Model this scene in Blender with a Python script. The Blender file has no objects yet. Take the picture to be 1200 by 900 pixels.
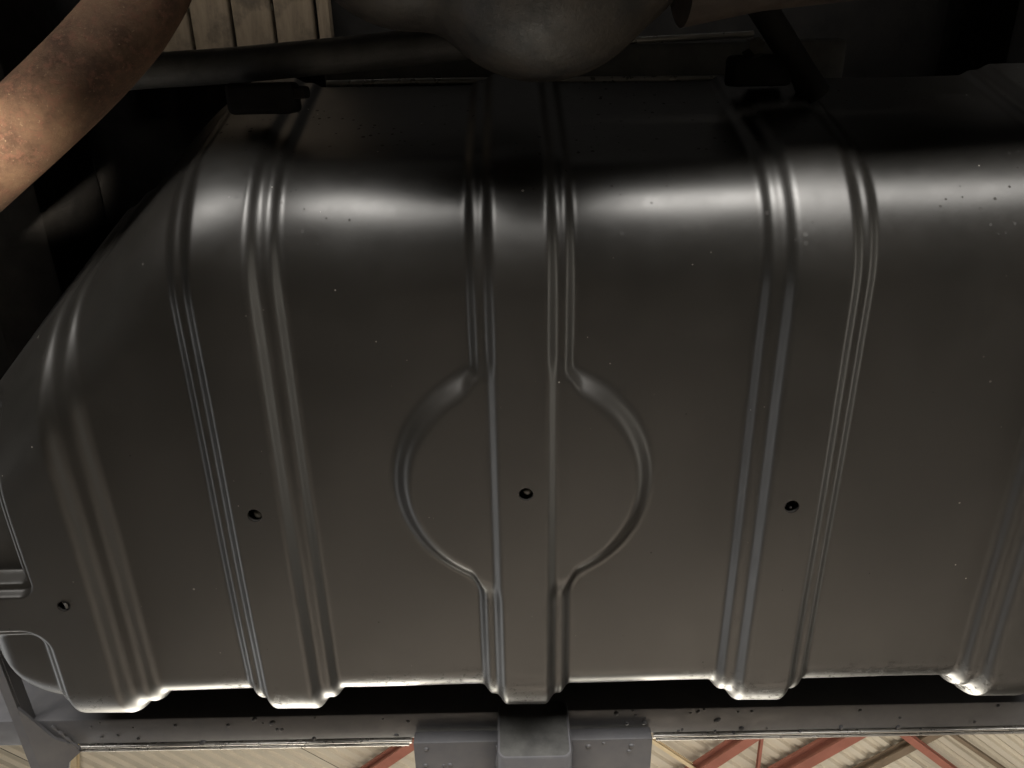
import bpy, bmesh, math, random
import numpy as np
from mathutils import Vector, Matrix, noise

random.seed(7)
scene = bpy.context.scene
COL = scene.collection
EYE = 1.25                                   # height of the photographer's lens above the workshop floor

# ------------------------------------------------------------------ camera
cam_d = bpy.data.cameras.new('camera')
cam = bpy.data.objects.new('camera', cam_d)
COL.objects.link(cam)
cam_d.sensor_width = 36.0
cam_d.lens = 26.0
cam_d.clip_start = 0.02
cam_d.clip_end = 200.0
right = Vector((0.99981, 0.01797, -0.0076)).normalized()
fwd = Vector((0.0, 0.38946, 0.92104)).normalized()
right = (right - fwd * right.dot(fwd)).normalized()
upv = right.cross(fwd)
M = Matrix((right, upv, -fwd)).transposed().to_4x4()
M.translation = Vector((0, 0, EYE))
cam.matrix_world = M
scene.camera = cam

# ------------------------------------------------------------------ world and lamps
world = bpy.data.worlds.new('World')
scene.world = world
world.use_nodes = True
bg = world.node_tree.nodes['Background']
bg.inputs['Color'].default_value = (1.0, 0.93, 0.83, 1)
bg.inputs['Strength'].default_value = 0.012

def area_lamp(name, loc, target, sx, sy, power, color, spread=180):
    d = bpy.data.lights.new(name, 'AREA')
    d.shape = 'RECTANGLE'
    d.size = sx; d.size_y = sy
    d.energy = power; d.color = color; d.spread = math.radians(spread)
    o = bpy.data.objects.new(name, d)
    COL.objects.link(o)
    o.location = loc
    o.rotation_euler = (Vector(target) - Vector(loc)).to_track_quat('-Z', 'Y').to_euler()
    return o

area_lamp('front_hall_lamp', (0.2, -3.0, 0.90), (0.2, 0.1, 1.97), 5.0, 1.1, 92, (1.0, 0.96, 0.90), 80)
area_lamp('roof_wash_lamp', (3.4, 6.0, 3.4), (3.4, 8.0, 6.75), 15.0, 3.0, 260, (1.0, 0.95, 0.85))
area_lamp('rear_hall_lamp', (-0.6, 7.5, 3.05), (0.0, 0.5, 2.0), 17.0, 2.6, 300, (1.0, 0.93, 0.79), 55)
area_lamp('rear_floor_lamp', (0.4, 4.6, 4.4), (0.3, 3.5, 0.0), 4.0, 0.8, 540, (1.0, 0.91, 0.80), 50)
area_lamp('left_side_lamp', (-4.6, 3.4, 1.5), (-0.5, 0.3, 1.86), 5.0, 2.6, 14, (1.0, 0.99, 0.97), 80)  # soft light added from the left rear, no door there
area_lamp('side_wall_lamp', (4.6, 1.2, 0.9), (0.4, 0.4, 1.9), 6.0, 1.8, 12, (1.0, 0.93, 0.80), 90)
# added spot, no lamp known there; brightens the left end of the exhaust pipe
sd = bpy.data.lights.new('pipe_fill_spot', 'SPOT')
sd.energy = 1150; sd.color = (1.0, 0.90, 0.76); sd.spot_size = math.radians(4.6); sd.spot_blend = 1.0; sd.shadow_soft_size = 0.03
so = bpy.data.objects.new('pipe_fill_spot', sd); COL.objects.link(so)
so.location = (0.30, -0.15, 0.55)
so.rotation_euler = (Vector((-0.395, 0.043, EYE + 0.586)) - Vector(so.location)).to_track_quat('-Z', 'Y').to_euler()

scene.view_settings.view_transform = 'Standard'
scene.view_settings.look = 'None'
scene.view_settings.exposure = 0.0
scene.view_settings.gamma = 1.0
scene.view_settings.use_curve_mapping = False
scene.cycles.max_bounces = 5
scene.cycles.diffuse_bounces = 3
scene.cycles.glossy_bounces = 3
scene.cycles.caustics_reflective = False
scene.cycles.caustics_refractive = False
scene.cycles.use_denoising = True
scene.cycles.use_adaptive_sampling = True
scene.cycles.adaptive_threshold = 0.03

# ------------------------------------------------------------------ helpers
def P(x, y, h):
    return Vector((x, y, EYE + h))

def link(name, me, mat, parent=None):
    o = bpy.data.objects.new(name, me)
    if mat is not None and len(me.materials) == 0:
        me.materials.append(mat)
    COL.objects.link(o)
    if parent is not None:
        o.parent = parent
        o.matrix_parent_inverse = Matrix.Translation(-parent.location)
    return o

def bm_link(name, bm, mat, parent=None, smooth=None):
    me = bpy.data.meshes.new(name)
    bmesh.ops.recalc_face_normals(bm, faces=bm.faces)
    bm.to_mesh(me); bm.free()
    if smooth is not None:
        for p in me.polygons: p.use_smooth = True
        if smooth < 180:
            me.set_sharp_from_angle(angle=math.radians(smooth))
    return link(name, me, mat, parent)

def empty(name, loc, label=None, cat=None, group=None):
    o = bpy.data.objects.new(name, None)
    o.location = loc
    o.empty_display_size = 0.05
    COL.objects.link(o)
    tag(o, label, cat, group)
    return o

def tag(o, label=None, cat=None, group=None, kind=None):
    if label: o['label'] = label
    if cat: o['category'] = cat
    if group: o['group'] = group
    if kind: o['kind'] = kind
    return o

def box(bm, lo, hi, bevel=0.0, seg=2, mat=None):
    lo = Vector(lo); hi = Vector(hi)
    r = bmesh.ops.create_cube(bm, size=1.0)
    vs = r['verts']
    for v in vs:
        v.co = Vector(((lo.x + hi.x) / 2 + v.co.x * (hi.x - lo.x),
                       (lo.y + hi.y) / 2 + v.co.y * (hi.y - lo.y),
                       (lo.z + hi.z) / 2 + v.co.z * (hi.z - lo.z)))
    if mat is not None:
        for v in vs: v.co = mat @ v.co
    if bevel > 0:
        es = {e for v in vs for e in v.link_edges}
        bmesh.ops.bevel(bm, geom=list(es), offset=bevel, segments=seg, affect='EDGES', profile=0.5)

def catmull(pts, n):
    out = []
    P_ = [pts[0] + (pts[0] - pts[1])] + pts + [pts[-1] + (pts[-1] - pts[-2])]
    for i in range(1, len(P_) - 2):
        for k in range(n):
            t = k / n
            a, b, c, d = P_[i - 1], P_[i], P_[i + 1], P_[i + 2]
            out.append(0.5 * ((2 * b) + (c - a) * t + (2 * a - 5 * b + 4 * c - d) * t * t + (3 * b - a - 3 * c + d) * t ** 3))
    out.append(pts[-1])
    return out

def tube(bm, pts, rad, seg=24, cap=True):
    pts = [Vector(p) for p in pts]
    rs = rad if isinstance(rad, (list, tuple)) else [rad] * len(pts)
    rings = []
    ref = None
    for i, p in enumerate(pts):
        t = (pts[min(i + 1, len(pts) - 1)] - pts[max(i - 1, 0)]).normalized()
        if ref is None:
            ref = t.orthogonal().normalized()
        ref = (ref - t * ref.dot(t)).normalized()
        b = t.cross(ref)
        rings.append([bm.verts.new(p + (ref * math.cos(a) + b * math.sin(a)) * rs[i])
                      for a in [2 * math.pi * k / seg for k in range(seg)]])
    for i in range(len(rings) - 1):
        for k in range(seg):
            bm.faces.new((rings[i][k], rings[i][(k + 1) % seg], rings[i + 1][(k + 1) % seg], rings[i + 1][k]))
    if cap:
        bm.faces.new(rings[0][::-1]); bm.faces.new(rings[-1])

def prism(bm, outline, a, b):
    """outline: list of Vector on one side; extruded by vector b-a"""
    d = Vector(b) - Vector(a)
    v0 = [bm.verts.new(Vector(p)) for p in outline]
    v1 = [bm.verts.new(Vector(p) + d) for p in outline]
    n = len(v0)
    bm.faces.new(v0); bm.faces.new(v1[::-1])
    for i in range(n):
        bm.faces.new((v0[i], v1[i], v1[(i + 1) % n], v0[(i + 1) % n]))

# ------------------------------------------------------------------ materials
def mat_base(name, col, rough=0.5, spec=0.5, metallic=0.0, coat=0.0):
    m = bpy.data.materials.new(name); m.use_nodes = True
    b = m.node_tree.nodes['Principled BSDF']
    b.inputs['Base Color'].default_value = (*col, 1)
    b.inputs['Roughness'].default_value = rough
    b.inputs['Specular IOR Level'].default_value = spec
    b.inputs['Metallic'].default_value = metallic
    b.inputs['Coat Weight'].default_value = coat
    return m, m.node_tree, b

def nd(nt, t, **kw):
    n = nt.nodes.new(t)
    for k, v in kw.items():
        if k in n.inputs: n.inputs[k].default_value = v
        else: setattr(n, k, v)
    return n

def ramp(nt, src, stops):
    r = nt.nodes.new('ShaderNodeValToRGB')
    els = r.color_ramp.elements
    while len(els) < len(stops): els.new(0.5)
    for e, (p, c) in zip(els, stops):
        e.position = p
        e.color = (c, c, c, 1) if isinstance(c, (int, float)) else (*c, 1)
    nt.links.new(src, r.inputs['Fac'])
    return r.outputs['Color']

def mix(nt, fac, a, b):
    n = nt.nodes.new('ShaderNodeMix'); n.data_type = 'RGBA'
    for sock, v in ((n.inputs['Factor'], fac), (n.inputs['A'], a), (n.inputs['B'], b)):
        if isinstance(v, bpy.types.NodeSocket): nt.links.new(v, sock)
        elif isinstance(v, (int, float)) and sock.type == 'VALUE': sock.default_value = v
        elif isinstance(v, (int, float)): sock.default_value = (v, v, v, 1)
        else: sock.default_value = (*v, 1)
    return n.outputs['Result']

def math_n(nt, op, a, b=None):
    n = nt.nodes.new('ShaderNodeMath'); n.operation = op
    for i, v in enumerate((a, b)):
        if v is None: continue
        if isinstance(v, bpy.types.NodeSocket): nt.links.new(v, n.inputs[i])
        else: n.inputs[i].default_value = v
    return n.outputs[0]

def coords(nt):
    return nt.nodes.new('ShaderNodeTexCoord').outputs['Object']

def noise_n(nt, vec, scale, detail=4, rough=0.55):
    n = nd(nt, 'ShaderNodeTexNoise', Scale=scale, Detail=detail, Roughness=rough)
    nt.links.new(vec, n.inputs['Vector'])
    return n.outputs['Fac']

def bump(nt, b, h, strength, dist):
    n = nd(nt, 'ShaderNodeBump', Strength=strength, Distance=dist)
    nt.links.new(h, n.inputs['Height'])
    nt.links.new(n.outputs['Normal'], b.inputs['Normal'])

def specks(nt, vec, scale, density, radius):
    """scattered round specks: voronoi cells, only a few of which carry one"""
    v = nd(nt, 'ShaderNodeTexVoronoi', Scale=scale)
    nt.links.new(vec, v.inputs['Vector'])
    sep = nt.nodes.new('ShaderNodeSeparateColor')
    nt.links.new(v.outputs['Color'], sep.inputs['Color'])
    keep = math_n(nt, 'LESS_THAN', sep.outputs[0], density)
    rr = math_n(nt, 'MULTIPLY', sep.outputs[1], radius)
    near = math_n(nt, 'LESS_THAN', v.outputs['Distance'], rr)
    return math_n(nt, 'MULTIPLY', keep, near)

def mat_tank():
    m, nt, b = mat_base('satin_black_tank_paint', (0.02, 0.019, 0.017), 0.33, 0.75)
    vec = coords(nt)
    big = noise_n(nt, vec, 5.0, 3)
    fine = noise_n(nt, vec, 60, 6, 0.7)
    col = mix(nt, ramp(nt, big, [(0.35, 0.0), (0.7, 1.0)]), (0.012, 0.0113, 0.010), (0.019, 0.0173, 0.0153))
    # dust and overspray specks
    dust = math_n(nt, 'MAXIMUM', specks(nt, vec, 75, 0.045, 0.12), specks(nt, vec, 170, 0.02, 0.16))
    patch = ramp(nt, noise_n(nt, vec, 3.0, 2), [(0.42, 0.0), (0.6, 1.0)])
    dust = math_n(nt, 'MULTIPLY', dust, patch)
    col = mix(nt, dust, col, (0.42, 0.40, 0.36))
    # chipped and scraped paint along the rear roll and the front roll
    sp = nt.nodes.new('ShaderNodeSeparateXYZ'); nt.links.new(vec, sp.inputs[0])
    rear = ramp(nt, math_n(nt, 'MULTIPLY', math_n(nt, 'ADD', sp.outputs['Y'], -0.655), 14.0), [(0.1, 0.0), (0.6, 1.0)])
    chip = ramp(nt, noise_n(nt, vec, 150, 6, 0.75), [(0.545, 0.0), (0.585, 1.0)])
    area_ = ramp(nt, noise_n(nt, vec, 9, 2), [(0.45, 0.0), (0.6, 1.0)])
    chip = math_n(nt, 'MULTIPLY', math_n(nt, 'MULTIPLY', chip, rear), area_)
    front = ramp(nt, sp.outputs['Y'], [(0.115, 1.0), (0.160, 0.0)])
    splash = ramp(nt, noise_n(nt, vec, 7, 2), [(0.44, 0.0), (0.54, 1.0)])
    drops = math_n(nt, 'MULTIPLY', math_n(nt, 'MULTIPLY', specks(nt, vec, 130, 0.35, 0.30), front), splash)
    chip = math_n(nt, 'MAXIMUM', chip, drops)
    pits = specks(nt, vec, 110, 0.03, 0.14)
    chip = math_n(nt, 'MAXIMUM', chip, pits)
    col = mix(nt, math_n(nt, 'MULTIPLY', chip, math_n(nt, 'SUBTRACT', 1.0, dust)), col, (0.012, 0.010, 0.008))
    nt.links.new(col, b.inputs['Base Color'])
    ro = ramp(nt, fine, [(0.3, 0.33), (0.75, 0.36)])
    smear = ramp(nt, noise_n(nt, vec, 22, 6, 0.65), [(0.42, 0.0), (0.70, 0.055)])
    rsum = math_n(nt, 'ADD', math_n(nt, 'ADD', ro, smear), math_n(nt, 'MULTIPLY', chip, 0.5))
    nt.links.new(rsum, b.inputs['Roughness'])
    h = math_n(nt, 'ADD', math_n(nt, 'MULTIPLY', noise_n(nt, vec, 260, 2), 0.06), math_n(nt, 'MULTIPLY', chip, -1.0))
    bump(nt, b, h, 0.25, 0.0006)
    return m

def mat_chassis(name, c0, c1, rough=0.45, bs=0.3, spec=0.5):
    m, nt, b = mat_base(name, c0, rough, spec)
    vec = coords(nt)
    col = mix(nt, ramp(nt, noise_n(nt, vec, 18, 6, 0.65), [(0.35, 0.0), (0.7, 1.0)]), c0, c1)
    nt.links.new(col, b.inputs['Base Color'])
    nt.links.new(ramp(nt, noise_n(nt, vec, 45, 5), [(0.3, rough - 0.1), (0.7, rough + 0.15)]), b.inputs['Roughness'])
    bump(nt, b, noise_n(nt, vec, 160, 5, 0.7), bs, 0.001)
    return m

def mat_rust():
    m, nt, b = mat_base('rusty_exhaust_steel', (0.2, 0.12, 0.07), 0.85, 0.08)
    vec = coords(nt)
    n1 = noise_n(nt, vec, 16, 8, 0.75); n2 = noise_n(nt, vec, 130, 8, 0.8); n3 = noise_n(nt, vec, 420, 4, 0.7)
    col = mix(nt, ramp(nt, n1, [(0.38, 0.0), (0.66, 1.0)]), (0.020, 0.011, 0.007), (0.056, 0.034, 0.020))
    col = mix(nt, ramp(nt, n2, [(0.50, 0.0), (0.60, 0.85)]), col, (0.045, 0.022, 0.014))
    col = mix(nt, ramp(nt, n3, [(0.62, 0.0), (0.70, 0.7)]), col, (0.09, 0.062, 0.04))
    nt.links.new(col, b.inputs['Base Color'])
    bump(nt, b, math_n(nt, 'ADD', n2, math_n(nt, 'MULTIPLY', n3, 0.4)), 0.7, 0.0014)
    return m

def mat_planks():
    m, nt, b = mat_base('weathered_bed_boards', (0.2, 0.17, 0.12), 0.8, 0.25)
    vec = coords(nt)
    mp = nt.nodes.new('ShaderNodeMapping'); mp.inputs['Scale'].default_value = (1.0, 0.12, 1.0)
    nt.links.new(vec, mp.inputs['Vector'])
    g = noise_n(nt, mp.outputs[0], 90, 6, 0.7)
    s = noise_n(nt, vec, 14, 5, 0.65)
    col = mix(nt, ramp(nt, g, [(0.3, 0.0), (0.7, 1.0)]), (0.13, 0.10, 0.070), (0.23, 0.18, 0.125))
    col = mix(nt, ramp(nt, s, [(0.46, 0.0), (0.60, 0.8)]), col, (0.065, 0.053, 0.04))
    col = mix(nt, specks(nt, vec, 40, 0.12, 0.25), col, (0.38, 0.35, 0.28))
    nt.links.new(col, b.inputs['Base Color'])
    bump(nt, b, g, 0.35, 0.001)
    return m

def mat_plain(name, col, var, scale, rough, spec=0.3):
    m, nt, b = mat_base(name, col, rough, spec)
    vec = coords(nt)
    c2 = tuple(min(1, c * var) for c in col)
    nt.links.new(mix(nt, ramp(nt, noise_n(nt, vec, scale, 5, 0.6), [(0.35, 0.0), (0.65, 1.0)]), col, c2), b.inputs['Base Color'])
    return m

TANK = mat_tank()
CHASSIS = mat_chassis('black_chassis_paint', (0.092, 0.093, 0.102), (0.12, 0.118, 0.122), 0.42, 0.12)
UNDER = mat_chassis('dirty_underbody_black', (0.009, 0.0085, 0.008), (0.018, 0.0165, 0.015), 0.75, 0.4, 0.12)
GREASE = mat_chassis('greasy_cast_iron', (0.006, 0.0055, 0.005), (0.030, 0.024, 0.018), 0.50, 0.6, 0.22)
BROWN = mat_chassis('brown_axle_rust', (0.016, 0.011, 0.008), (0.036, 0.026, 0.019), 0.65, 0.5, 0.25)
BARM = mat_chassis('dull_grey_bar_steel', (0.04, 0.04, 0.039), (0.10, 0.10, 0.096), 0.6, 0.5)
RUST = mat_rust()
BOARD = mat_planks()
STEEL = mat_plain('bare_bolt_steel', (0.18, 0.17, 0.15), 0.6, 120, 0.35, 0.6)
STEEL.node_tree.nodes['Principled BSDF'].inputs['Metallic'].default_value = 0.9
LIP = mat_chassis('lip_highlight_paint', (0.42, 0.41, 0.39), (0.62, 0.60, 0.56), 0.30, 0.25, 1.0)  # pale colour paints in the reflected highlight along lips and flanges
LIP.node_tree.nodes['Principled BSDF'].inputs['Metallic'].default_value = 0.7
PANEL = mat_chassis('dusty_grey_panel', (0.11, 0.11, 0.108), (0.20, 0.195, 0.185), 0.5, 0.4, 0.4)
WIRE = mat_plain('dull_zinc', (0.09, 0.085, 0.075), 0.6, 300, 0.5, 0.5)
CAVITY = mat_plain('dark_cavity_primer', (0.012, 0.011, 0.010), 1.4, 60, 0.7)
ROOF = mat_plain('beige_roof_sheet', (0.56, 0.50, 0.405), 1.12, 1.3, 0.55)
REDST = mat_plain('red_oxide_steel', (0.36, 0.145, 0.105), 0.8, 4, 0.5)
BROWNST = mat_plain('brown_roof_steel', (0.22, 0.165, 0.115), 0.8, 4, 0.5)
PALEST = mat_plain('cream_roof_steel', (0.70, 0.56, 0.36), 0.9, 4, 0.5)
FLOORM = mat_plain('worn_workshop_concrete', (0.11, 0.10, 0.088), 0.75, 1.1, 0.7)

# ------------------------------------------------------------------ setting: floor and hall roof
bm = bmesh.new()
s = 30
vs = [bm.verts.new((x, y, 0)) for x, y in ((-s, -s), (s, -s), (s, s), (-s, s))]
bm.faces.new(vs)
fl = bm_link('workshop_floor', bm, FLOORM); tag(fl, kind='structure')

roof = empty('hall_roof', P(0, 6, 5.5)); tag(roof, kind='structure')
ang = math.radians(40)
rd = Vector((math.cos(ang), math.sin(ang), 0))     # run of the corrugations
rn = Vector((-math.sin(ang), math.cos(ang), 0))
orig = P(1.0, 9.0, 5.5)
PITCH = 0.135
for si in range(-11, 12):                           # sheets side by side
    bm = bmesh.new()
    prev = None
    w0 = si * PITCH * 7
    lift = 0.006 * (si % 2)
    for k in range(7):
        for (t, h) in ((0.0, 0), (0.42, 0), (0.56, 0.035), (0.86, 0.035), (1.0, 0)):
            off = w0 + (k + t) * PITCH
            base = orig + rn * off + Vector((0, 0, h + lift))
            a = bm.verts.new(base - rd * 13); b_ = bm.verts.new(base + rd * 13)
            if prev: bm.faces.new((prev[0], prev[1], b_, a))
            prev = (a, b_)
    bm_link('roof_sheet', bm, ROOF, roof)

def brace(p0, p1, w, h, mat, name='roof_brace', ext=3.0):
    a = P(*p0); b_ = P(*p1); d = (b_ - a).normalized()
    a = a - d * ext; b_ = b_ + d * ext
    w *= 0.8
    side = d.cross(Vector((0, 0, 1))).normalized()
    bm = bmesh.new()
    # I-section: two flanges and a web
    for (sw, z0, z1) in ((w / 2, 0, h * 0.18), (w * 0.12, h * 0.18 + 0.0005, h * 0.82 - 0.0005), (w / 2, h * 0.82, h)):
        prism(bm, [a - side * sw + Vector((0, 0, z0)), a + side * sw + Vector((0, 0, z0)),
                   a + side * sw + Vector((0, 0, z1)), a - side * sw + Vector((0, 0, z1))], a, b_)
    bm_link(name, bm, mat, roof)
brace((-1.662, 6.593, 5.30), (-1.33, 6.312, 5.30), 0.13, 0.12, REDST)
brace((1.89, 6.46, 5.30), (2.27, 6.09, 5.30), 0.14, 0.12, REDST)
brace((2.83, 6.47, 5.30), (3.28, 6.09, 5.30), 0.16, 0.14, REDST)
brace((2.86, 6.57, 5.38), (3.36, 6.16, 5.38), 0.05, 0.05, PALEST)
brace((3.60, 6.60, 5.38), (4.10, 6.20, 5.38), 0.12, 0.08, BROWNST)
brace((3.82, 6.10, 5.30), (4.29, 6.51, 5.30), 0.09, 0.08, REDST)
brace((4.25, 6.10, 5.36), (4.75, 6.50, 5.36), 0.05, 0.05, BROWNST)
brace((1.50, 6.30, 5.36), (1.93, 6.68, 5.36), 0.05, 0.05, PALEST)
brace((2.42, 6.15, 5.38), (2.43, 6.6, 5.38), 0.035, 0.05, REDST)
brace((-4.45, 6.20, 5.38), (-4.49, 6.38, 5.38), 0.09, 0.06, PALEST, 'roof_purlin')

# ------------------------------------------------------------------ fuel tank
XC = 0.010
RIBS = (-0.276, 0.010, 0.299, 0.598)
Z0 = 0.70            # height of the tank's flat underside above the lens
ZT = 0.955           # top of its walls
RF, RR = 0.130, 0.048
AF = math.radians(70)   # the front roll stops here and the leaning front wall begins
H1, H2 = 0.0115, 0.0245

def sst(e0, e1, x, w=0.45):
    """pressed step: straight wall with rounded shoulders (w = share of each shoulder)"""
    t = np.clip((x - e0) / (e1 - e0), 0, 1)
    m = 1.0 / (1.0 - w)
    return np.where(t < w, m * t * t / (2 * w), np.where(t > 1 - w, 1 - m * (1 - t) ** 2 / (2 * w), m * (t - w / 2)))

def smin(a, b, k):
    h = np.clip(0.5 + 0.5 * (b - a) / k, 0, 1)
    return b * (1 - h) + a * h - k * h * (1 - h)

def relief(x, s):
    """pressed relief (towards the ground) at plan position x, run position s"""
    h = np.zeros_like(x)
    for c in RIBS:
        d = np.abs(x - c)
        if c == XC:
            k = np.where(s > 0.42, 0.024, 0.006)
            r = np.sqrt((x - c) ** 2 + (s - 0.409) ** 2)
            sd = smin(d - 0.0555, r - 0.1455, k)
            near = sst(0.175, 0.150, r)
            led = sst(0.0, 1.0, -sd / (0.0145 + 0.0135 * near * sst(0.046, 0.062, d)))
            led = led * (H1 + 0.005 * sst(0.158, 0.126, r))
            top = sst(0.0385, 0.0225, d) * (H2 - led)
            h = np.maximum(h, led + top)
        else:
            h = np.maximum(h, sst(0.0585, 0.0435, d) * H1 + sst(0.0400, 0.0235, d) * (H2 - H1))
    # outer left bead: two steps on the inner side, raised field towards the tank's end, stepped pad at the rear
    c = -0.498
    inner = sst(c + 0.058, c + 0.041, x) * H1 + sst(c + 0.033, c + 0.014, x) * (H2 - H1)
    # left boundary of the raised field: a filleted corner
    dx = (c - 0.046) - x          # > 0 to the left of the bead
    dy = s - 0.585                # > 0 behind the field
    q = np.minimum(dx, dy)
    rr = 0.030
    ax = np.clip(rr - dx, 0, None); ay = np.clip(rr - dy, 0, None)
    sd = np.where((dx < rr) & (dy < rr), rr - np.sqrt(ax ** 2 + ay ** 2), q)
    cut = sst(-0.004, 0.007, sd) * 0.5 + sst(0.009, 0.020, sd) * 0.5
    fld = np.where(x < c, H2 * (1 - 0.82 * cut), inner)
    # pocket in the left end with stepped edge
    px = -0.540 - x
    py = np.minimum(s - 0.30, 0.536 - s)
    sd = np.minimum(px, py)
    ax = np.clip(0.018 - px, 0, None); ay = np.clip(0.018 - py, 0, None)
    sd = np.where((px < 0.018) & (py < 0.018), 0.018 - np.sqrt(ax ** 2 + ay ** 2), sd)
    poc = sst(0.0, 0.006, sd) * 0.010 + sst(0.012, 0.018, sd) * 0.020
    fld = fld - np.where(x < c, poc, 0)
    h = np.where(x < c + 0.06, np.maximum(fld, np.where(x < c, -1, 0)), h)
    return h

XL, XR = -0.635, 0.735
def softplus(v, k): return k * np.log1p(np.exp(np.clip(v / k, -40, 40)))
def y_front(x):
    return 0.198 + 0.98 * softplus(-0.328 - x, 0.016)
def y_rear(x):
    t = np.clip((-0.556 - x) / 0.072, 0, 1)
    return 0.655 + 0.072 * np.sqrt(1 - t * t * 0.995)

# across: flat, rolled up at both ends
RS = 0.03
us = [];
for k in range(14): us.append((XL, RS + 0.22 * (1 - k / 14)))
for k in range(10):
    a = math.pi / 2 * (1 - k / 10)
    us.append((XL + RS - RS * math.sin(a), RS - RS * math.cos(a)))
nflat = 640
for k in range(nflat + 1): us.append((XL + RS + (XR - XL - 2 * RS) * k / nflat, 0.0))
for k in range(1, 11):
    a = math.pi / 2 * k / 10
    us.append((XR - RS + RS * math.sin(a), RS - RS * math.cos(a)))
for k in range(1, 8): us.append((XR, RS + 0.22 * k / 7))
ux = np.array([u[0] for u in us]); uz = np.array([u[1] for u in us])

NW, NF, NB, NR, NRW = 16, 46, 250, 30, 8
rows = []
for k in range(NW): rows.append(('wf', k / NW))
for k in range(NF): rows.append(('rf', k / NF))
for k in range(NB): rows.append(('fl', k / NB))
for k in range(NR): rows.append(('rr', k / NR))
for k in range(NRW + 1): rows.append(('wr', k / NRW))
V = np.zeros((len(rows), len(ux), 3))
yf = y_front(ux); yr = y_rear(ux)
for i, (seg, t) in enumerate(rows):
    if seg == 'wf':
        z1 = RF - RF * math.cos(AF)
        z = (ZT - Z0) + (z1 - (ZT - Z0)) * t
        yy = yf - RF * math.sin(AF) - (z - z1) / math.tan(AF); ny, nz = -math.sin(AF), -math.cos(AF); ss = yf - RF * AF
    elif seg == 'rf':
        a = AF * (1 - t)
        yy = yf - RF * math.sin(a); z = RF - RF * math.cos(a)
        ny, nz = -math.sin(a), -math.cos(a); ss = yf - RF * a
    elif seg == 'fl':
        yy = yf + (yr - RR - yf) * t; z = 0.0; ny, nz = 0.0, -1.0; ss = yy
    elif seg == 'rr':
        a = math.pi / 2 * t
        yy = yr - RR + RR * math.sin(a); z = RR - RR * math.cos(a)
        ny, nz = math.sin(a), -math.cos(a); ss = yr - RR + RR * a
    else:
        yy = yr + 0 * t; z = RR + (ZT - Z0 - RR) * t; ny, nz = 1.0, 0.0; ss = yr + RR
    yy = yy * np.ones_like(ux); ss = ss * np.ones_like(ux)
    h = relief(ux, ss)
    h = h * (1 - 0.5 * sst(yf + 0.03, yf - RF * 0.9, ss, 0.45))     # the beads run out over the front roll
    if seg == 'wr': h = h * (1 - 0.8 * min(1, t * 2))
    # shallow oil-canning of the sheet
    wob = 0.0010 * np.sin(ux * 11 + 1.3) * np.sin(yy * 9) + 0.0006 * np.sin(ux * 23 + yy * 17)
    h = h + wob
    zz = np.maximum(z, uz) + Z0 if seg in ('fl',) else Z0 + z + uz * max(0.0, 1 - z / (ZT - Z0))
    V[i, :, 0] = ux
    V[i, :, 1] = yy + ny * h
    V[i, :, 2] = zz + nz * h
V[:, :, 2] += EYE
nr, nc = V.shape[:2]
flatV = V.reshape(-1, 3)
idx = np.arange(nr * nc).reshape(nr, nc)
quads = np.stack([idx[:-1, :-1], idx[:-1, 1:], idx[1:, 1:], idx[1:, :-1]], -1).reshape(-1, 4)

HOLES = [(-0.2775, 0.432), (0.0125, 0.413), (0.2965, 0.434)]
HR = 0.0078
drop = np.zeros(len(quads), bool)
for hx, hy in HOLES + [(-0.512, 0.548)]:
    R_ = HR if hx != -0.512 else 0.0065
    near = (np.hypot(flatV[:, 0] - hx, flatV[:, 1] - hy) < R_) & (flatV[:, 2] < EYE + Z0 + 0.02)
    dq = near[quads].any(1)
    drop |= dq
    rim = np.unique(quads[dq]); rim = rim[~near[rim]]
    v = flatV[rim, :2] - np.array([hx, hy]); l = np.hypot(v[:, 0], v[:, 1])[:, None]
    flatV[rim, :2] = np.array([hx, hy]) + v / l * R_
quads = quads[~drop]
me = bpy.data.meshes.new('tank_shell')
me.from_pydata(flatV.tolist(), [], quads.tolist())
me.validate(); me.update()
for p in me.polygons: p.use_smooth = True
tank = empty('fuel_tank', P(XC, 0.4, Z0), 'satin black ribbed steel fuel tank with a round raised boss in its underside', 'fuel tank')
link('tank_shell', me, TANK, tank)

# lid closing the tank's top, set inside the walls
bm = bmesh.new()
top = [P(x, y, ZT - 0.02) for x, y in ((-0.62, 0.36), (-0.31, 0.06), (0.72, 0.06), (0.72, 0.70), (-0.54, 0.70), (-0.62, 0.62))]
prism(bm, top, P(0, 0, 0), P(0, 0, 0.006))
bm_link('tank_lid', bm, CAVITY, tank)

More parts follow.
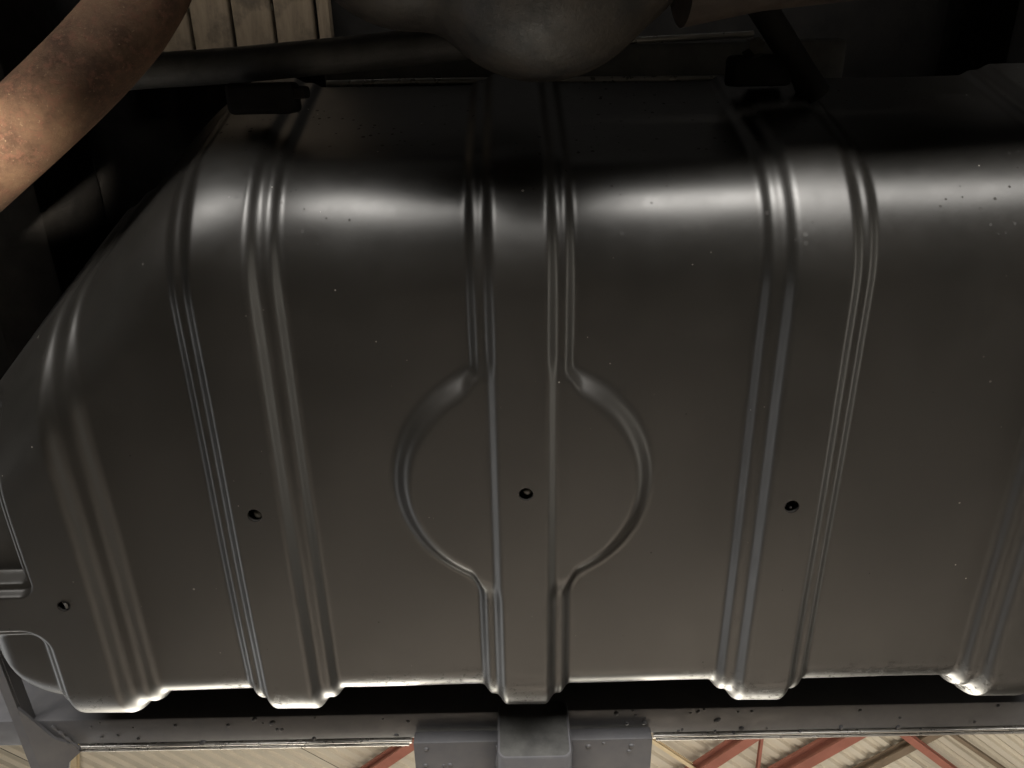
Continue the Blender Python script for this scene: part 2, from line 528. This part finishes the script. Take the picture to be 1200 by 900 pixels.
# drain holes: collar going in, a cup behind it, a scrap of bright metal inside
for n_, (hx, hy) in enumerate(HOLES + [(-0.512, 0.548)]):
    R_ = HR if n_ < 3 else 0.0065
    zb = Z0 - H2
    bm = bmesh.new()
    seg = 28
    rings = []
    for (r_, dz) in ((R_ + 0.0006, 0.0002), (R_ - 0.0004, 0.0006), (R_ - 0.0004, 0.003), (R_ + 0.003, 0.006), (R_ + 0.003, 0.016), (0.0005, 0.016)):
        rings.append([bm.verts.new(P(hx + r_ * math.cos(2 * math.pi * k / seg), hy + r_ * math.sin(2 * math.pi * k / seg), zb + dz)) for k in range(seg)])
    for a_, b_ in zip(rings[:-1], rings[1:]):
        for k in range(seg):
            bm.faces.new((a_[k], a_[(k + 1) % seg], b_[(k + 1) % seg], b_[k]))
    hole = bm_link('drain_hole', bm, CAVITY, tank, 40)
    bm = bmesh.new()
    if n_ == 3:
        tube(bm, catmull([P(hx - .001, hy - .004, zb + .004), P(hx + .003, hy - .002, zb + .001), P(hx + .003, hy + .003, zb + .002), P(hx - .001, hy + .005, zb + .006)], 6), 0.0016, 10)
    else:
        ox, oy, rb = [(0.003, 0.0015, 0.0058), (0.0016, -0.0012, 0.0042), (0.0005, 0.0038, 0.0016)][n_]
        tube(bm, [P(hx + ox, hy + oy, zb + .014), P(hx + ox, hy + oy, zb + .0040), P(hx + ox, hy + oy, zb + .0028), P(hx + ox, hy + oy, zb + .0022)], [rb, rb, rb * 0.8, rb * 0.3], 14)
    bm_link('stud_end' if n_ < 3 else 'clip_wire', bm, WIRE, hole, 40)

# ------------------------------------------------------------------ rear crossmember with rolled lip
XZ = 0.760            # underside of the crossmember; it and the hitch are scaled up about the camera
XY0, XY1 = 0.810, 0.856
xm = empty('rear_crossmember', P(0, 0.83, XZ), 'black steel crossmember with blistered paint running behind the tank', 'crossmember')
bm = bmesh.new()
box(bm, P(-1.0, XY0, XZ), P(1.0, XY1, XZ + 0.13), 0.003)
bm_link('channel', bm, CHASSIS, xm, 40)
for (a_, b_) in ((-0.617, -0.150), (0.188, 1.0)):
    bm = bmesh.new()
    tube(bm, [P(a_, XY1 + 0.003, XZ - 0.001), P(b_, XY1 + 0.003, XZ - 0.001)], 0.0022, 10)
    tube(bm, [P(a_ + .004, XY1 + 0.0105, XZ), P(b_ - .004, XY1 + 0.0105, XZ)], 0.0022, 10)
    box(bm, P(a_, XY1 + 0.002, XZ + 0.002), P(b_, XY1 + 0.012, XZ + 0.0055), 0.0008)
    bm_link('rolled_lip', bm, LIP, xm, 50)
bm = bmesh.new()
rng = random.Random(3)
for k in range(56):
    x = rng.uniform(-0.60, 0.72)
    y = rng.choice([rng.uniform(0.814, 0.85), rng.uniform(0.812, 0.824), rng.uniform(0.845, 0.858)])
    r_ = rng.uniform(0.0012, 0.0040)
    if -0.16 < x < 0.20 and y > 0.835: continue
    m4 = Matrix.Translation(P(x, y, XZ)) @ Matrix.Rotation(rng.uniform(0, 3), 4, 'Z') @ Matrix.Diagonal((r_ * rng.uniform(0.8, 1.6), r_, r_ * 0.85, 1))
    bmesh.ops.create_icosphere(bm, subdivisions=2, radius=1.0, matrix=m4)
tag(bm_link('paint_blister', bm, CHASSIS, xm, 180), kind='stuff')

# ------------------------------------------------------------------ hitch receiver under the crossmember
hitch = empty('hitch_receiver', P(0.020, 0.87, 0.71), 'black square hitch receiver tube on a welded drop plate', 'hitch')
HX, HW, HZ = 0.020, 0.0485, 0.732
for (a_, b_) in ((-0.144, HX - HW), (HX + HW, 0.182)):
    bm = bmesh.new()
    box(bm, P(a_, 0.839, 0.737), P(b_, 1.08, 0.757), 0.002)
    bm_link('drop_plate', bm, CHASSIS, hitch, 40)
def rsq(cx, cz, hw, r_, y, n=6):
    out = []
    for (sx, sz, a0) in ((1, 1, 0), (-1, 1, 90), (-1, -1, 180), (1, -1, 270)):
        for k in range(n + 1):
            a = math.radians(a0 + 90 * k / n)
            out.append(P(cx + sx * (hw - r_) + r_ * math.cos(a), y, cz + sz * (hw - r_) + r_ * math.sin(a)))
    return out
bm = bmesh.new()
prev = None
for (hw, r_, y) in [(HW, 0.012, 1.08), (HW, 0.012, 0.811), (HW - .0015, 0.011, 0.8085), (HW - .0035, 0.010, 0.8085)]:
    ring = [bm.verts.new(p) for p in rsq(HX, HZ, hw, r_, y)]
    if prev:
        for k in range(len(ring)): bm.faces.new((prev[k], prev[(k + 1) % len(ring)], ring[(k + 1) % len(ring)], ring[k]))
    prev = ring
bm_link('receiver_tube', bm, CHASSIS, hitch, 40)
bm = bmesh.new()
prism(bm, rsq(HX, HZ, HW - .0036, 0.0099, 0.8095), P(0, 0, 0), P(0, 0.004, 0))
bm_link('end_plate', bm, BARM, hitch, 40)
for sx in (HX - HW, HX + HW):
    bm = bmesh.new()
    pts = [P(sx + 0.0015 * math.sin(k * 1.7), 0.845 + 0.012 * k, 0.7365) for k in range(18)]
    tube(bm, catmull(pts, 2), 0.0038, 8)
    bm_link('weld_bead', bm, CHASSIS, hitch, 60)
bm = bmesh.new()
for k in range(9):
    x = rng.choice([rng.uniform(-0.135, -0.045), rng.uniform(0.085, 0.17)]); y = rng.uniform(0.845, 0.90); r_ = rng.uniform(0.0014, 0.0032)
    bmesh.ops.create_icosphere(bm, subdivisions=2, radius=1.0, matrix=Matrix.Translation(P(x, y, 0.737)) @ Matrix.Diagonal((r_ * 1.3, r_, r_ * 0.8, 1)))
tag(bm_link('paint_blister', bm, CHASSIS, hitch, 180), kind='stuff')

# ------------------------------------------------------------------ side brace at the lower left
br = empty('side_brace', P(-0.58, 0.7, 0.66), 'black angled brace with a welded gusset at the crossmember left end', 'brace')
bm = bmesh.new()
a0 = P(-0.690, 0.50, 0.752); b0 = P(-0.676, 1.02, 0.742)
w = Vector((0.013, 0, 0))
prism(bm, [a0, a0 + w, a0 + w + Vector((0, 0, 0.004)), a0 + Vector((0, 0, 0.004))], a0, b0)
prism(bm, [a0 + w * 0.8 + Vector((0, 0, .0045)), a0 + w + Vector((0.001, 0, .0045)), a0 + w + Vector((0.001, 0, 0.022)), a0 + w * 0.8 + Vector((0, 0, 0.022))], a0, b0)
bm_link('angle_bar', bm, CHASSIS, br, 40)
bm = bmesh.new()
prism(bm, [P(-0.668, 0.770, 0.744), P(-0.655, 0.80, 0.748), P(-0.640, 0.835, 0.752), P(-0.618, 0.850, 0.755), P(-0.612, 0.864, 0.755), P(-0.630, 0.880, 0.752), P(-0.645, 0.93, 0.746), P(-0.664, 0.96, 0.743)], P(0, 0, 0), P(0.0, 0.0, 0.004))
bm_link('gusset', bm, CHASSIS, br, 40)
bm = bmesh.new()
pts = [P(-0.640 + 0.0026 * k + 0.0012 * math.sin(k * 2.1), 0.815 + 0.004 * k, 0.756) for k in range(12)]
tube(bm, pts, [0.002 + 0.0007 * math.sin(k * 2.3) for k in range(12)], 8)
bm_link('weld_bead', bm, CHASSIS, br, 60)

# ------------------------------------------------------------------ rear axle with its differential
ax = empty('rear_axle', P(0.06, -0.12, 0.63), 'dark greasy rear axle with bulging differential housing above the tank edge', 'axle')
bm = bmesh.new()
def ell(c, r):
    bmesh.ops.create_icosphere(bm, subdivisions=4, radius=1.0, matrix=Matrix.Translation(P(*c)) @ Matrix.Diagonal((*r, 1)))
ell((0.032, -0.110, 0.708), (0.116, 0.121, 0.121))
ell((0.062, -0.126, 0.722), (0.112, 0.112, 0.120))
ell((-0.034, -0.137, 0.718), (0.102, 0.110, 0.108))
ell((-0.080, -0.142, 0.716), (0.104, 0.110, 0.106))
ell((-0.020, -0.180, 0.730), (0.120, 0.120, 0.115))
me = bpy.data.meshes.new('tmp'); bm.to_mesh(me); bm.free()
tmp = bpy.data.objects.new('tmp', me); COL.objects.link(tmp)
rm = tmp.modifiers.new('r', 'REMESH'); rm.mode = 'VOXEL'; rm.voxel_size = 0.0045
sm = tmp.modifiers.new('s', 'SMOOTH'); sm.factor = 0.6; sm.iterations = 45
dg = bpy.context.evaluated_depsgraph_get()
me2 = bpy.data.meshes.new_from_object(tmp.evaluated_get(dg))
bpy.data.objects.remove(tmp)
for p in me2.polygons: p.use_smooth = True
me2.materials.clear()
link('differential_housing', me2, GREASE, ax)
bm = bmesh.new()
tube(bm, [P(0.15, -0.080, 0.715), P(0.22, -0.086, 0.717), P(0.90, -0.145, 0.74)], [0.048, 0.042, 0.042], 40)
bm_link('axle_tube', bm, BROWN, ax, 40)
bm = bmesh.new()
tube(bm, [P(-0.15, -0.155, 0.725), P(-0.24, -0.158, 0.725), P(-0.90, -0.170, 0.74)], [0.052, 0.046, 0.046], 40)
bm_link('axle_tube', bm, BROWN, ax, 40)

# ------------------------------------------------------------------ track bar running to the left of the axle
bm = bmesh.new()
tube(bm, catmull([P(-0.47, 0.002, 0.845), P(-0.40, -0.006, 0.85), P(-0.27, -0.012, 0.85), P(-0.04, -0.030, 0.85), P(0.05, -0.05, 0.85)], 6), 0.0175, 28)
tb = bm_link('track_bar', bm, BARM, None, 40)
tag(tb, 'dull grey round bar slanting from the pipe to the differential', 'bar')

# ------------------------------------------------------------------ exhaust pipe
def up_px(px, py, h):      # plan position of a sight line at height h (used once to set the bends)
    d = right * (px - 600) - upv * (py - 450) + fwd * 867
    return P(d.x * h / d.z, d.y * h / d.z, h)
bm = bmesh.new()
bends = [P(-0.228, -0.36, 0.72), P(-0.253, -0.155, 0.685), P(-0.270, -0.086, 0.665), P(-0.285, -0.049, 0.640), P(-0.308, -0.020, 0.622), P(-0.338, 0.009, 0.606), P(-0.372, 0.038, 0.592), P(-0.410, 0.069, 0.577), P(-0.62, 0.23, 0.53)]
cl = catmull(bends, 10)
tube(bm, cl, 0.0300, 40)
ex = empty('exhaust_pipe', P(-0.35, 0.0, 0.6), 'rusty brown exhaust pipe bending across the upper left corner', 'exhaust pipe')
bm_link('pipe', bm, RUST, ex, 60)

# ------------------------------------------------------------------ bed boards over the axle
bed = empty('bed_floor', P(-0.35, -0.2, 1.15), 'weathered brown board floor with dark gaps above the exhaust pipe', 'bed floor')
bm0 = bmesh.new()
box(bm0, (-0.0268, -0.42, 0), (0.0268, 0.085, 0.02), 0.0025)
me_b = bpy.data.meshes.new('board')
bm0.to_mesh(me_b); bm0.free(); me_b.materials.append(BOARD)
for k in range(2, 7):
    o = bpy.data.objects.new('board', me_b); COL.objects.link(o)
    o.parent = bed
    o.location = P(-0.645 + 0.0585 * k, -0.1 + rng.uniform(-.02, .02), 1.15 + rng.uniform(-.002, .002)) - bed.location

o = bpy.data.objects.new('board', me_b); COL.objects.link(o)          # narrow closing strip
o.parent = bed; o.scale = (0.32, 1, 1)
o.location = P(-0.253, -0.1, 1.152) - bed.location

# ------------------------------------------------------------------ vehicle underbody
ub = empty('vehicle_underbody', P(0, -0.5, 0.95), 'dark dirty vehicle underbody above the axle and tank', 'underbody')
bm = bmesh.new(); box(bm, P(-0.95, -3.6, 1.185), P(0.95, 0.86, 1.21), 0.002)
bm_link('floor_pan', bm, UNDER, ub, 40)
for sx in (-1, 1):
    bm = bmesh.new(); box(bm, P(sx * 0.66 - 0.05, -3.4, 0.98), P(sx * 0.66 + 0.05, 0.74, 1.14), 0.006)
    bm_link('frame_rail', bm, UNDER, ub, 40)
    bm = bmesh.new(); box(bm, P(sx * 0.95 - 0.02, -3.6, 0.75), P(sx * 0.95 + 0.02, 0.86, 1.18), 0.006)
    bm_link('side_panel', bm, UNDER, ub, 40)
bm = bmesh.new()
box(bm, P(-0.72, -0.52, 0.585), P(0.72, -0.42, 0.95), 0.01)  # unseen block added to keep front light off the tank's front wall
for sx in (-1, 1): box(bm, P(sx * 0.66 - 0.03, -0.50, 0.94), P(sx * 0.66 + 0.03, -0.44, 0.985), 0.004)
bm_link('front_light_blocker', bm, UNDER, ub, 40)
bm = bmesh.new()
box(bm, P(-0.225, -0.030, 0.99), P(0.42, 0.20, 1.10), 0.008)
cmn = bm_link('pan_crossmember', bm, PANEL, ub, 40)
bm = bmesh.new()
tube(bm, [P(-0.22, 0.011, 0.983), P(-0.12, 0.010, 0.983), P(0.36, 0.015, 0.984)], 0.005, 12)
bm_link('pan_flange', bm, LIP, cmn, 40)  # pale material paints the highlight line on the flange
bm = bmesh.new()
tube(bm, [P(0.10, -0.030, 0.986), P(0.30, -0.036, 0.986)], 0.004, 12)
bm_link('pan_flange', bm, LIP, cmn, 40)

bm = bmesh.new()
box(bm, P(-0.95, 0.862, 0.895), P(0.95, 0.872, 1.21), 0.002)  # unseen sheet added to stop rear light passing over the tank
bm_link('rear_gap_blocker', bm, UNDER, ub, 40)

# tank hanger clip
hc = empty('tank_hanger', P(-0.25, 0.03, 0.8), 'small black hanger block on the tank upper left edge', 'hanger')
bm = bmesh.new()
box(bm, P(-0.284, 0.006, 0.80), P(-0.216, 0.036, 0.84), 0.006, 3)
bm_link('block', bm, UNDER, hc, 40)
bm = bmesh.new()
box(bm, P(-0.222, 0.010, 0.806), P(-0.204, 0.022, 0.83), 0.003, 2)
bm_link('tab', bm, UNDER, hc, 40)

# shock mount at the upper right: slanting link, bracket and bolt
sh = empty('shock_mount', P(0.29, -0.01, 0.85), 'dark slanting shock link with a bright bolt at the upper right', 'shock mount')
bm = bmesh.new(); tube(bm, [P(0.265, -0.06, 0.86), P(0.325, 0.010, 0.87), P(0.34, 0.03, 0.875)], [0.014, 0.014, 0.017], 24)
bm_link('link', bm, UNDER, sh, 40)
bm = bmesh.new(); box(bm, P(0.245, -0.012, 0.862), P(0.31, 0.02, 0.90), 0.005)
bm_link('bracket', bm, UNDER, sh, 40)
bm = bmesh.new()
tube(bm, [P(0.262, -0.020, 0.845), P(0.262, -0.018, 0.852), P(0.262, -0.017, 0.862)], [0.009, 0.011, 0.011], 6)
bm_link('bolt', bm, STEEL, sh, 30)
